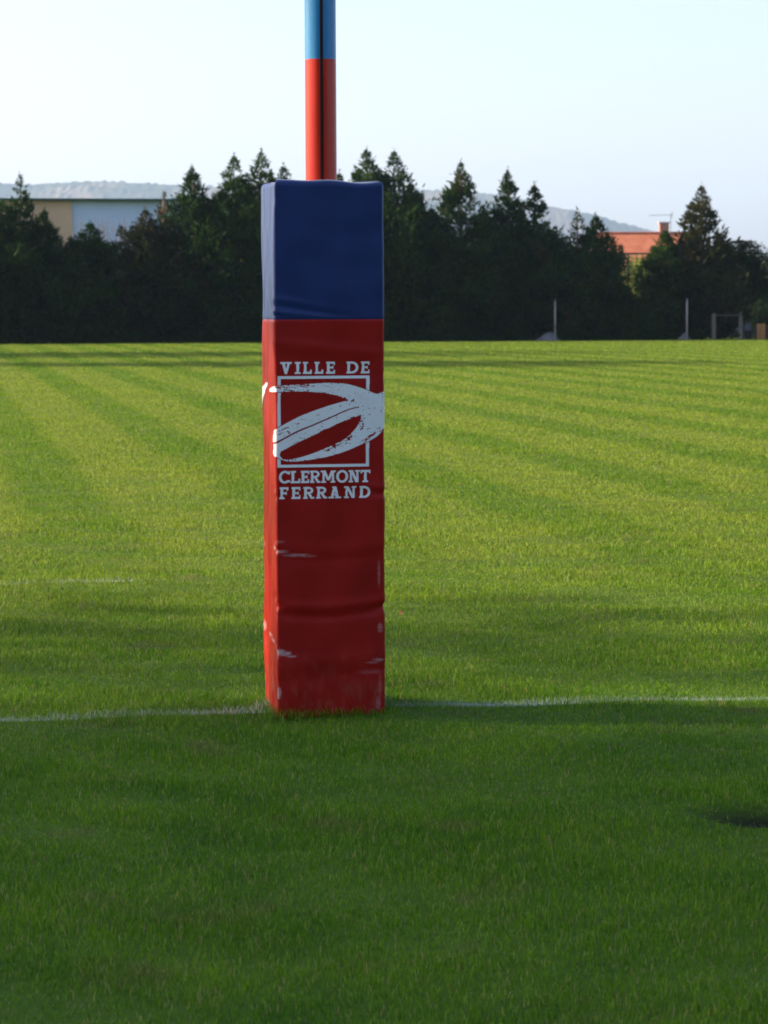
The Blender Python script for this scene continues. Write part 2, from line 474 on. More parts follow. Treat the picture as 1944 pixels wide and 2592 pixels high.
def conifer(name, label, px, tip_y, Yd, mat, slope=.45, R0=1.9, nb=250, nf=46, z0=.12, bush=False, group='cypresses of the hedge', frond=(.30, .10), low=1.0):
    tp = at(px, tip_y, Yd); H = tp.z
    root = tag(empty(name, (tp.x, Yd, 0)), label, 'tree', group)
    ph1, ph2 = rng.uniform(0, 6.28, 2)
    # branches
    hb = z0 + (H - z0) * (1 - rng.random(nb) ** 1.35 if not bush else rng.random(nb))
    hb = np.sort(hb)
    th = rng.uniform(0, 6.28, nb)
    if bush:
        zc, rz = (H + z0) / 2, (H - z0) / 2
        rad = R0 * np.sqrt(np.clip(1 - ((hb - zc) / rz) ** 2, 0.02, 1))
    else:
        rad = np.minimum(slope * .86 * (H - hb) ** 1.16, R0) * np.clip(.72 + .28 * (hb - z0) / 1.2, .6, 1) 
    lump = 1 + .16 * np.sin(3 * th + ph1 + hb * 1.7) + .12 * np.sin(5 * th + ph2 - hb * 2.9)
    ln = np.maximum(rad * lump * rng.uniform(.62, 1.25, nb), .06)
    rise = rng.uniform(.25, .85, nb) if not bush else rng.uniform(-.1, .5, nb)
    bd = np.stack([np.cos(th), np.sin(th), rise], -1)
    # fronds along the outer part of every branch
    m = rng.choice(nb, size=nb * nf, p=(ln + .02) ** 1.2 / ((ln + .02) ** 1.2).sum())
    f = rng.random(len(m)) ** .55
    hc = hb - rise * ln * .65
    P = np.stack([np.zeros(len(m)), np.zeros(len(m)), hc[m]], -1) + bd[m] * (ln[m] * f)[:, None]
    P += rng.normal(size=P.shape) * (.035 + .085 * ln[m])[:, None] * np.array([1, 1, .8])
    rr_ = np.hypot(P[:, 0], P[:, 1])
    if not bush: P[:, 2] = np.minimum(P[:, 2], H - .30 - rr_ / slope * rng.uniform(.45, 1.05, len(P)))
    P[:, 2] = np.clip(P[:, 2], .03, H - .12)
    out = P * np.array([1, 1, 0]); out /= np.linalg.norm(out, axis=1)[:, None] + 1e-6
    d = out * .7 + np.array([0, 0, .75]) + rng.normal(size=P.shape) * .45
    d /= np.linalg.norm(d, axis=1)[:, None]
    nt = 30                                                            # leading shoot
    tz = H - .08 - .75 * rng.random(nt) ** .8
    P = np.concatenate([P, np.stack([rng.normal(0, .03, nt) + .0 * tz, rng.normal(0, .03, nt), tz], -1)])
    dd = np.stack([rng.normal(0, .6, nt), rng.normal(0, .6, nt), np.full(nt, 1.0)], -1); dd /= np.linalg.norm(dd, axis=1)[:, None]
    d = np.concatenate([d, dd])
    n = len(P)
    clump = .5 + .5 * np.sin(P[:, 2] * 3.1 + 2 * np.arctan2(P[:, 1], P[:, 0]) + ph1)
    tint = np.clip(.55 * rng.random(n) + .45 * clump, 0, 1)
    size = np.clip(.45 + .55 * (H - P[:, 2]) / 1.8, .42, 1.0)
    V, F, T = fronds(P, d, frond[0] * rng.uniform(.6, 1.3, n) * size, frond[1] * rng.uniform(.7, 1.3, n) * size, tint)
    np_mesh('crown', V, [F], mat, root, attrs={'tint': T})
    t = MB()
    t.tube([(0, 0, -.1), (.02, 0, H * .4), (0, .01, H * .8), (0, 0, H - .25)], [.13, .09, .04, .012], 7)
    for k in range(0, nb, 9):
        t.tube([(0, 0, max(.1, hc[k])), tuple(np.array([0, 0, hc[k]]) + bd[k] * ln[k] * .85)], [.02, .006], 4)
    t.build('trunk', M['bark'], root)
    return root


def hedge_y(px): return 126.2 + (px - 972) / FPX * 126 * math.tan(FA)

G = 'cypresses of the hedge'
hedge = [
    # px, tip y, label, kind, slope, R
    (-62, 500, 'dark hedge cypress cut off by the left edge of the photo', 'leyland', .5, 2.0),
    (50, 431, 'thin pointed cypress near the left edge, in front of the hall roof line', 'sparse', .30, 1.25),
    (4, 498, 'low blunt cypress filling the hedge at the far left edge', 'leyland', .62, 1.7),
    (112, 520, 'blunt cypress standing against the beige end of the hall', 'leyland', .40, 1.5),
    (175, 600, 'low dark cypress below the corner of the beige wall', 'leyland', .7, 1.6),
    (228, 553, 'small rounded cypress in front of the pale blue hall wall', 'small', .75, 1.0),
    (275, 625, 'lowest cypress in the hedge dip before the blue wall', 'leyland', .8, 1.6),
    (306, 560, 'small see-through cypress with browning twigs before the pale blue wall', 'thin', .52, .95),
    (368, 520, 'cypress with brownish flecks at the right end of the pale blue wall', 'brown', .55, 1.5),
    (428, 540, 'low brown flecked cypress under the thin twiggy tree', 'brown', .7, 1.6),
    (486, 412, 'tall pointed cypress standing alone above the left half of the hedge', 'leyland', .46, 1.9),
    (545, 500, 'lower cypress filling the gap left of the twin tall tips', 'leyland', .6, 1.7),
    (592, 383, 'left one of two tall cypresses just left of the goal post', 'leyland', .44, 1.85),
    (661, 371, 'tall cypress rising directly above the left edge of the pad', 'leyland', .44, 1.85),
    (717, 407, 'cypress tip showing between the pad top and the left of the post', 'leyland', .46, 1.8),
    (858, 426, 'cypress tip just touching the right side of the post', 'leyland', .30, 1.7),
    (928, 367, 'tall cypress with two ragged sides above the right end of the pad', 'leyland', .46, 1.8),
    (997, 372, 'tall cypress right of the pad with a stepped right shoulder', 'leyland', .47, 1.95),
    (1040, 452, 'short cypress forming the shoulder right of the pad', 'leyland', .5, 1.6),
    (1092, 515, 'small cypress in the first dip right of the pad', 'leyland', .62, 1.9),
    (1166, 400, 'tall broad cypress standing alone in front of the hill right of the pad', 'leyland', .45, 1.95),
    (1225, 520, 'low cypress right of the lone broad one', 'leyland', .6, 1.6),
    (1256, 640, 'lowest dark cypress between the lone broad one and the close pair', 'leyland', .9, 1.6),
    (1285, 419, 'slim pointed cypress, left one of the close pair near the pale post', 'leyland', .32, 1.6),
    (1353, 456, 'pointed cypress, right one of the close pair near the pale post', 'leyland', .38, 1.8),
    (1318, 520, 'dark cypress filling between the close pair of tips', 'leyland', .6, 1.4),
    (1415, 590, 'low cypress behind the first pale post', 'leyland', .7, 1.5),
    (1462, 522, 'thin brownish cypress tip before the end of the hill', 'thin', .32, 1.1),
    (1508, 536, 'blunt cypress touching the left end of the tiled roof', 'leyland', .52, 1.3),
    (1572, 705, 'low cypress below the middle of the tiled roof', 'leyland', .8, 1.45),
    (1683, 572, 'blunt cypress covering the right part of the tiled roof', 'leyland', .55, 1.05),
    (1632, 745, 'lowest cypress right of the yellow green bush', 'leyland', .9, 1.4),
    (1733, 580, 'brown flecked cypress between the chimney and the tall right tip', 'brown', .6, 1.4),
    (1776, 459, 'tallest pointed cypress in the right part of the hedge with rusty patches', 'rusty', .40, 1.9),
    (1822, 590, 'brown tinged cypress right of the tallest right tip', 'brown', .55, 1.3),
]
for k_, w_ in enumerate(('first', 'second', 'third', 'fourth', 'fifth', 'sixth')):
    hedge.append((-150 - 88 * k_, 440 + 70 * (k_ % 2) + 12 * k_, w_ + ' hedge cypress outside the left edge of the photo', 'leyland', .46, 1.9))
    hedge.append((2030 + 88 * k_, 560 + 60 * (k_ % 2), w_ + ' hedge cypress outside the right edge of the photo', 'leyland', .5, 1.8))
for px, ty, lab, kind, slo, r0 in hedge:
    y = hedge_y(px) + rng.uniform(-.45, .45)
    kw = dict(mat=M['leyland'], slope=slo, R0=r0)
    if kind == 'sparse': kw.update(nb=120, nf=34)
    elif kind == 'thin': kw.update(mat=M['brown_conifer'], nb=80, nf=26)
    elif kind in ('brown', 'rusty'): kw.update(mat=M['brown_conifer'], nb=220)
    elif kind == 'small': kw.update(nb=170)
    conifer('cypress_tree', lab, px, ty, y, **kw)
conifer('cypress_tree', 'low dark cypress behind the fence at the right edge', 1938, 700, hedge_y(1938) + 5.0, M['leyland'], slope=.9, R0=1.5, group=G)
conifer('cypress_tree', 'low dark cypress behind the wooden rail', 1850, 770, hedge_y(1850) + 6.5, M['leyland'], slope=1.2, R0=1.8, group=G)
conifer('round_conifer', 'round bushy conifer overhanging the wooden rail at the right end', 1880, 606, hedge_y(1880) + .2, M['round_leaf'], R0=1.35, nb=320, nf=42, z0=1.7, bush=True, group=None, frond=(.22, .09))


def hedge_foot():
    n = 26000
    px = rng.uniform(-150, 2100, n); off = rng.uniform(-1.75, .6, n)
    x = (px - W0 / 2) / FPX * 126; y = 126.2 + (px - 972) / FPX * 126 * math.tan(FA) + off
    z = rng.random(n) ** 1.4 * (.30 + .10 * np.sin(x * 2.1) + .08 * np.sin(x * 5.3 + 1))
    gaps = (np.abs(px - 1380) < 42) | (np.abs(px - 1733) < 22) | (px > 1795)
    k = ~gaps; P = np.stack([x, y, np.maximum(z, .02)], -1)[k]
    d = rng.normal(size=P.shape) + np.array([0, -.3, .8]); d /= np.linalg.norm(d, axis=1)[:, None]
    V, F, T = fronds(P, d, rng.uniform(.10, .24, len(P)), rng.uniform(.06, .11, len(P)), .5 * rng.random(len(P)))
    o = np_mesh('ground_cover', V, [F], M['leyland'], attrs={'tint': T})
    tag(o, 'low dark growth along the foot of the hedge', 'ground cover', kind='stuff')
hedge_foot()


def leafy(name, label, x, y, H, R0, z0, mat, n=9000, leaf=(.16, .10), group=None, nbr=26, sparse=False):
    root = tag(empty(name, (x, y, 0)), label, 'tree' if H > 4 else 'bush', group)
    zc, rz = (H + z0) / 2, (H - z0) / 2
    nc = 46 if not sparse else 22
    v = rng.normal(size=(nc, 3)); v /= np.linalg.norm(v, axis=1)[:, None]
    cen = v * (rng.random(nc) ** .45)[:, None] * np.array([R0, R0, rz]) * .78 + np.array([0, 0, zc])
    m = rng.integers(0, nc, n)
    P = cen[m] + rng.normal(size=(n, 3)) * R0 * (.20 if not sparse else .75 if H > 15 else .12)
    d = rng.normal(size=(n, 3)); d /= np.linalg.norm(d, axis=1)[:, None]
    P[:, 2] = np.maximum(P[:, 2], .05)
    V, F, T = fronds(P, d, leaf[0] * rng.uniform(.6, 1.3, n), leaf[1] * rng.uniform(.7, 1.3, n), np.clip(.5 * rng.random(n) + .5 * (m % 7) / 6, 0, 1))
    np_mesh('crown', V, [F], mat, root, attrs={'tint': T})
    t = MB(); r = .035 * H if not sparse else .02 * H
    if H > 15: r *= .3 if sparse else .6
    t.tube([(0, 0, -.1), (.05, 0, z0 * .6 + .2), (0, .03, zc), (0, 0, H - rz * .3)], [r, r * .8, r * .5, r * .15], 8)
    for k in range(min(nbr, nc)):
        b = np.array([0, 0, max(.1, min(zc, cen[k][2] - .3 * R0))])
        t.tube([tuple(b), tuple((b + cen[k]) / 2 + np.array([0, 0, .06 * R0])), tuple(cen[k])], [r * .4, r * .25, r * .1], 5)
    t.build('trunk', M['twig'] if sparse else M['bark'], root)
    return root


# sparse twiggy tree on the left and small plants seen between the cypresses
p = at(413, 452, hedge_y(413) + 1.6)
leafy('sparse_tree', 'thin twiggy tree with few leaves poking above the hedge right of the blue wall', p.x, p.y, p.z, .62, 4.2, M['brown_conifer'], 520, (.15, .09), None, 22, True)
p = at(1612, 612, 137)
leafy('leafy_bush', 'sunlit yellow green bush in the gap below the tiled roof', p.x, 137, p.z, 1.25, .4, M['bright_leaf'], 5200, (.18, .10))
p = at(1835, 800, 140)
leafy('leafy_bush', 'low yellow green bush seen under the rail at the right end', p.x, 140, .95, .8, .1, M['bright_leaf'], 1500, (.14, .08))
p = at(1948, 600, 143)
leafy('leafy_bush', 'tall yellowing bush at the right edge before the far orange roof', p.x + .3, 143, p.z, 1.0, 1.0, M['bright_leaf'], 1300, (.16, .09), None, 20, True)


def bare_shrub(px, ty, lab):
    y = 134.0; p = at(px, ty, y)
    root = tag(empty('bare_shrub', (p.x, y, 0)), lab, 'shrub', 'bare shrubs before the hall')
    t = MB()
    for k in range(16):
        a = rng.uniform(0, 6.28); r = rng.uniform(.1, .8)
        top = np.array([math.cos(a) * r, math.sin(a) * r, p.z * rng.uniform(.82, 1.0)])
        mid = top * np.array([.35, .35, .6]) + rng.normal(size=3) * .05
        t.tube([(0, 0, 0), tuple(mid), tuple(top)], [.016, .011, .004], 4)
        for q in range(7):
            s = mid + (top - mid) * rng.uniform(.1, .9)
            t.tube([tuple(s), tuple(s + np.array([rng.normal() * .22, rng.normal() * .2, rng.uniform(.15, .5)]))], [.007, .003], 3)
    t.build('twigs', M['twig'], root)
bare_shrub(205, 545, 'bare twiggy shrub before the left part of the blue wall')
bare_shrub(262, 535, 'bare twiggy shrub in the hedge dip between two small cypresses')
bare_shrub(322, 530, 'bare twiggy shrub right of the small see-through cypress')

# trees beyond the left touchline (outside the picture) that throw the shade on the pitch
shade = 'broad trees beyond the left touchline'
def shade_tree(lab, x, y, H, R0, z0, n=11000, leaf=(.55, .38)):
    leafy('broad_tree', lab, x, y, H, R0, z0, M['shade_leaf'], n, leaf, shade, 30)
SH = math.tan(R(SUN_BEYOND))
shade_tree('broad tree beyond the left touchline, level with the camera', -40, 40 * SH + 6.75, 22.5, 3.2, 4.5, 15000)
shade_tree('broad tree beyond the left touchline, just behind the camera', -41, 41 * SH - 1.2, 22.5, 3.6, 4.5)
for lab, yo, n_ in (('thin open tree beyond the left touchline, just short of the goal line', 9.3, 560), ('thin open tree beyond the left touchline, level with the post', 10.6, 330), ('thin open tree beyond the left touchline, just past the goal line', 11.9, 480)):
    leafy('broad_tree', lab, -40, 40 * SH + yo, 20.6, 1.15, 13.5, M['shade_leaf'], n_, (.28, .20), shade, 5, True)
shade_tree('tall tree beyond the left touchline, two thirds up the pitch', -52, 52 * SH + 72.5, 31, 5.0, 5, 3600, (.7, .45))
shade_tree('tall tree beyond the left touchline, last but one up the pitch', -52, 52 * SH + 89.5, 31, 7.6, 5, 5200, (.7, .45))
for k, (x, y, h) in enumerate([(-21, -24, 12), (-12, -26, 13), (-3, -25, 12), (6, -27, 13.5), (15, -24, 12), (23, -18, 12)]):  # unseen row added to cut the skylight on the pad front
    leafy('broad_tree', ['broad tree behind the camera, first from the touchline end', 'broad tree behind the camera, second from the touchline end', 'broad tree straight behind the camera, left one', 'broad tree straight behind the camera, right one', 'broad tree behind the camera, last but one', 'broad tree behind the camera, last of the row'][k], x, y, h, 5.4, .6, M['shade_leaf'], 7000, (.8, .5), 'trees behind the dead ball line', 30)


# ------------------------------------------------------------------ buildings behind the hedge
def sports_hall():
    Yd = 152.0
    c = at(182, 508, Yd)
    zt = c.z
    L1, L2 = 9.5, 19.0                                   # beige end bay, pale blue bays
    root = tag(empty('sports_hall', (c.x, Yd, 0), FA), 'low flat roofed hall behind the hedge, beige at one end and pale blue beyond', 'building')
    MB().box((-L1 / 2, 9 - .06, zt / 2), (L1, 18.12, zt)).build('beige_wall', M['beige_render'], root)
    MB().box((L2 / 2, 9, zt / 2), (L2, 18, zt)).build('blue_wall', M['blue_clad'], root)
    MB().box(((L2 - L1) / 2, 8.9, zt + .05), (L1 + L2 + .5, 18.8, .13)).build('roof_edge', M['green_metal'], root)
    for k in range(6):
        f = MB().box((2.2 + k * 2.6, -.03, 1.9), (1.3, .08, 1.1)).build('window', M['white_paint'], root)
        MB().box((2.2 + k * 2.6, -.08, 1.9), (1.12, .04, .92)).build('pane', M['glass'], f)
sports_hall()


def house(label, x, y, w, dpt, eave, ridge, rz, chimney=None, wallmat='render_wall'):
    root = tag(empty('tiled_house', (x, y, 0), rz), label, 'house')
    MB().box((0, 0, eave / 2), (w, dpt, eave)).build('wall', M[wallmat], root)
    o = .45; hw, hd = w / 2 + .3, dpt / 2 + o; t = .18
    sl = (ridge - eave) / (dpt / 2); ze = eave - o * sl + .01
    pts = [(-hw, -hd, ze), (hw, -hd, ze), (hw, 0, ridge), (-hw, 0, ridge), (-hw, hd, ze), (hw, hd, ze)]
    pts += [(a, b, c + t) for a, b, c in pts]
    rf = MB().poly(pts, [(6, 7, 8, 9), (9, 8, 11, 10), (0, 3, 2, 1), (3, 4, 5, 2), (0, 1, 7, 6), (5, 4, 10, 11),
                         (1, 2, 8, 7), (2, 5, 11, 8), (0, 6, 9, 3), (3, 9, 10, 4)]).build('roof', M['tiles'], root)
    rp = MB(); n = int(w / .42)
    for k in range(n):
        rp.tube([(-hw + .02 + k * (2 * hw - .04) / n, 0, ridge + t), (-hw + .02 + (k + .96) * (2 * hw - .04) / n, 0, ridge + t)], [.12, .10], 8)
    rp.build('ridge_tiles', M['tiles'], rf)
    # gable walls
    for s in (-1, 1):
        MB().poly([(s * (w / 2 - .01), -dpt / 2 + .01, eave), (s * (w / 2 - .01), dpt / 2 - .01, eave), (s * (w / 2 - .01), 0, ridge - .02),
                   (s * (w / 2 - .2), -dpt / 2 + .01, eave), (s * (w / 2 - .2), dpt / 2 - .01, eave), (s * (w / 2 - .2), 0, ridge - .02)],
                  [(0, 1, 2), (3, 5, 4), (0, 2, 5, 3), (1, 4, 5, 2)]).build('gable', M[wallmat], root)
    for k in (-1, 0, 1):
        wn_ = MB().box((k * w * .3, -dpt / 2 - .02, eave * .55), (1.1, .08, 1.2)).build('window', M['glass'], root)
        MB().box((k * w * .3, -dpt / 2 - .08, eave * .55 - .68), (1.3, .16, .08)).build('sill', M['white_paint'], wn_)
    if chimney is not None:
        c = MB().box((chimney, .1, ridge + .30), (.62, .5, 1.1)).build('chimney', M['brick'], root)
        MB().box((chimney, .1, ridge + .90), (.78, .66, .10)).build('chimney_cap', M['gravel'], c)
    return root
Yh = 172.0
pr = at(1600, 583, Yh)
hx = at(1640, 583, Yh).x
house('house with an orange tiled roof and chimney showing between two cypresses', hx, Yh + 4.5, 5.9, 10.4, pr.z - 3.5, pr.z - .25, R(3), chimney=at(1700, 580, Yh).x - hx)
# TV aerial on the chimney's mast
def aerial():
    b = at(1696, 566, Yh + 3.4); root = tag(empty('tv_aerial', (b.x, Yh + 3.0, b.z - .7)), 'thin television aerial on a mast beside the chimney', 'aerial')
    h = at(1696, 540, Yh + 3).z - (b.z - .7)
    MB().tube([(0, 0, 0), (0, 0, h)], .022, 6).build('mast', M['grey_metal'], root)
    MB().tube([(-1.5, 0, h - .14), (.12, 0, h - .10)], .016, 6).build('boom', M['grey_metal'], root)
    e = MB()
    for k in range(9): e.tube([(-1.45 + k * .17, -.22, h - .13), (-1.45 + k * .17, .22, h - .13)], .008, 5)
    e.tube([(.1, 0, h - .3), (.1, 0, h + .12)], .02, 5)
    e.build('elements', M['grey_metal'], root)
aerial()
p2 = at(2075, 640, 185)
house('second tiled house cut off by the right edge of the photo', p2.x + 1.2, 188, 8, 8, p2.z - 2.2, p2.z - .1, R(-6))


# ------------------------------------------------------------------ green mesh fence behind the hedge
def mesh_fence():
    off = 2.6; h = 4.35
    root = tag(empty('mesh_fence', (at(972, 800, hedge_y(972) + off).x, hedge_y(972) + off, 0), FA), 'tall dark green ball-stop fence running behind the whole hedge', 'fence')
    n0, n1, st = -9, 9, 2.52
    for k in range(n0, n1 + 1):
        MB().box((k * st, 0, h / 2), (.09, .09, h)).build('post', M['green_metal'], root)
    MB().box(((n0 + n1) / 2 * st, -.075, h - .03), ((n1 - n0) * st, .05, .09)).build('top_rail', M['green_metal'], root)
    m = MB()
    for z in np.arange(.1, h - .1, .2): m.box(((n0 + n1) / 2 * st, .06, z), ((n1 - n0) * st, .012, .012))
    for x in np.arange(n0 * st, n1 * st, .10): m.box((x, .073, h / 2), (.008, .012, h - .1))
    m.build('mesh_panel', M['green_metal'], root)
mesh_fence()


# ------------------------------------------------------------------ small things along the hedge foot
def pale_post(px, ytop, lab, d):
    y = hedge_y(px) - d; p = at(px, ytop, y)
    root = tag(empty('pale_post', (p.x, y, 0)), lab, 'post', 'slim pale posts at the hedge foot')
    MB().tube([(0, 0, -.05), (0, 0, p.z - .12)], [.038, .035], 10).build('pole', M['white_paint'], root, True)
    MB().tube([(0, 0, p.z - .12), (.01, 0, p.z - .06), (.0, 0, p.z)], [.03, .035, .012], 8).build('hook', M['grey_metal'], root, True)
pale_post(1405, 757, 'slim pale post in the gap under the close pair of cypresses', 1.7)
pale_post(1739, 755, 'slim pale post left of the wooden rail', 1.7)


def heap(px, w, h, lab, d):
    y = hedge_y(px) - d; x = at(px, 840, y).x
    n, m = 28, 8; V = []
    for j in range(m + 1):
        for i_ in range(n):
            a = 2 * math.pi * i_ / n; r = (1 - j / m)
            V.append((w * r * math.cos(a) * (1 + .12 * math.sin(3 * a)) + w * .25 * (1 - r), .5 * w * r * math.sin(a), h * (1 - r ** 1.6) * (1 + .1 * math.sin(5 * a + j)) - .02))
    F = [[j * n + i_, j * n + (i_ + 1) % n, (j + 1) * n + (i_ + 1) % n, (j + 1) * n + i_] for j in range(m) for i_ in range(n)]
    o = np_mesh('gravel_heap', V, [np.array(F)], M['heap'], None, True)
    o.location = (x, y, 0)
    tag(o, lab, 'heap', 'low grey heaps at the hedge foot')
heap(1386, .60, .40, 'low grey heap at the foot of the first pale post', 1.3)
heap(1733, .34, .34, 'small grey heap at the foot of the second pale post', 1.3)


def rail_fence():
    y0 = hedge_y(1840) - 1.9
    a, b = at(1806, 800, y0), at(1876, 800, y0); zt = at(1840, 791, y0).z
    root = tag(empty('wooden_rail', ((a.x + b.x) / 2, y0, 0), FA), 'grey wooden post and rail barrier under the round conifer', 'fence')
    L = (b.x - a.x) / CA
    for s, hh in ((-1, zt), (1, zt + .03)):
        m = MB().box((s * L / 2, 0, hh / 2 - .07), (.17, .15, hh - .10))
        t = hh - .12
        m.poly([(s * L / 2 - .085, -.075, t), (s * L / 2 + .085, -.075, t), (s * L / 2 + .085, .075, t), (s * L / 2 - .085, .075, t), (s * L / 2, 0, t + .13)],
               [(0, 1, 4), (1, 2, 4), (2, 3, 4), (3, 0, 4)])
        m.build('post', M['old_wood'], root)
    MB().tube([(-L / 2 - .1, .09, zt - .14), (L / 2 + .1, .09, zt - .13)], .024, 8).build('rail', M['old_wood'], root)
rail_fence()


def dugout():
    y0 = hedge_y(1860) + .2; p = at(1856, 842, y0)
    root = tag(empty('bench_shelter', (p.x, y0, 0), FA), 'low grey metal bench standing behind the wooden rail', 'bench')
    MB().box((0, 0, .62), (1.85, .05, .42)).build('back_panel', M['grey_metal'], root)
    MB().box((0, -.25, .40), (1.85, .42, .05)).build('seat', M['dark_metal'], root)
    for s in (-1, 1):
        MB().box((s * .82, -.12, .19), (.06, .55, .36)).build('leg', M['dark_metal'], root)
dugout()


def timber(px0, px1, yt, lab, d, mat):
    y0 = hedge_y(px0) - d; a, b = at(px0, yt, y0), at(px1, yt, y0); w = b.x - a.x; h = a.z
    root = tag(empty('timber_crate', ((a.x + b.x) / 2, y0, 0), FA), lab, 'crate', 'timber crates at the right edge')
    n = 4
    for k in range(n):
        MB().box((0, -.23, h * (k + .5) / n), (w, .04, h / n * .88)).build('slat', mat, root)
    MB().box((0, .02, h * .48), (w * .94, .44, h * .95)).build('body', M['old_wood'], root)
    for s in (-1, 1):
        MB().box((s * (w / 2 - .03), -.265, h / 2), (.05, .03, h)).build('corner_post', mat, root)
timber(1912, 1934, 819, 'orange timber crate at the hedge foot, right of the wooden rail', 1.2, M['orange_wood'])
timber(1939, 1962, 822, 'greyer timber crate cut off by the right edge', 1.2, M['old_wood'])


# ------------------------------------------------------------------ goal post
def mat_pole(name, col):
    k = NT(name); o = k.obj()
    f = k.noise(k.scaled(o, (1, 1, .08)), 60, 3)
    k.set(k.mix(k.remap(f, .35, .65), tuple(c * .9 for c in col), tuple(min(1, c * 1.08) for c in col)), .27, .28)
    k.bump(f, .06, .002)
    return k.m
M['pole_red'] = mat_pole('red painted aluminium', (.47, .024, .009))
M['pole_blue'] = mat_pole('blue painted aluminium', (.028, .19, .40))
M['slot'] = plain('dark slot lining', (.10, .045, .045), .6, .2)

def goal_post():
    root = tag(empty('goal_post', (PX, PY, 0), FA), 'rugby goal post painted red below and light blue above, rising out of the pad', 'goal post')
    r = .0585
    # section with a slot facing the camera side (local -y, turned a little)
    sa = R(-90) + R(-4.5)
    hw = .0062; half = math.asin(hw / r); dp = .016
    ring = []
    n = 72
    for k in range(n + 1):
        a = sa + half + (2 * math.pi - 2 * half) * k / n
        ring.append((r * math.cos(a), r * math.sin(a)))
    c, s = math.cos(sa), math.sin(sa)
    ox, oy = c * (r - dp), s * (r - dp)
    px_, py_ = -s * hw, c * hw
    ring_slot = [ring[-1], (ox - px_, oy - py_), (ox + px_, oy + py_), ring[0]]
    zb = at(0 + 812, 148, PY - r).z
    def extrude(pts, z0, z1, closed=False):
        V = [(x, y, z) for z in (z0, z1) for x, y in pts]; m = len(pts)
        F = [[k, k + 1, m + k + 1, m + k] for k in range(m - 1)]
        return V, np.array(F)
    for nm, z0, z1, mt in (('red_section', -.3, zb, 'pole_red'), ('blue_section', zb, 7.6, 'pole_blue')):
        V, F = extrude(ring, z0, z1)
        sec = np_mesh(nm, V, [F], M[mt], root, True)
        V, F = extrude(ring_slot, z0, z1)
        np_mesh('groove', V, [F], M['slot'], sec)
    MB().tube([(0, 0, 7.6), (0, 0, 7.62)], r + .002, 32).build('end_cap', M['dark_metal'], root)
goal_post()


# ------------------------------------------------------------------ pad
PW, PD, PH, PR = .411, .360, 1.997, .011
ZSEAM = 1.487
def perimeter():
    pts, nor = [], []
    def arc(cx, cy, a0, a1, n=14):
        for k in range(n + 1):
            a = R(a0 + (a1 - a0) * k / n)
            pts.append((cx + PR * math.cos(a), cy + PR * math.sin(a))); nor.append((math.cos(a), math.sin(a)))
    x, y = PW / 2 - PR, PD / 2 - PR
    # start at the middle of the back, run down the left face, across the front, up the right face
    pts.append((0, PD / 2)); nor.append((0, 1))
    arc(-x, y, 90, 180); arc(-x, -y, 180, 270); arc(x, -y, 270, 360); arc(x, y, 0, 90)
    pts.append((0, PD / 2)); nor.append((0, 1))
    return np.array(pts), np.array(nor)
PP, PN = perimeter()
PS = np.concatenate([[0], np.cumsum(np.linalg.norm(np.diff(PP, axis=0), axis=1))])
u_corner = np.interp(1.0, [0, 1], [PS[1 + 15 + 7], PS[1 + 15 + 7]])           # front left corner
PS = PS - u_corner
U_MIN, U_MAX = PS[0], PS[-1]
UF = PW - PR * (4 - math.pi) / 2 * 1.0                                        # front-left to front-right corner
_r = np.random.default_rng(21)
_wk = [(_r.uniform(5, 38), _r.uniform(3, 22), _r.uniform(0, 6.28)) for _ in range(22)]
def gs(x, c, w): return np.exp(-((x - c) / w) ** 2)
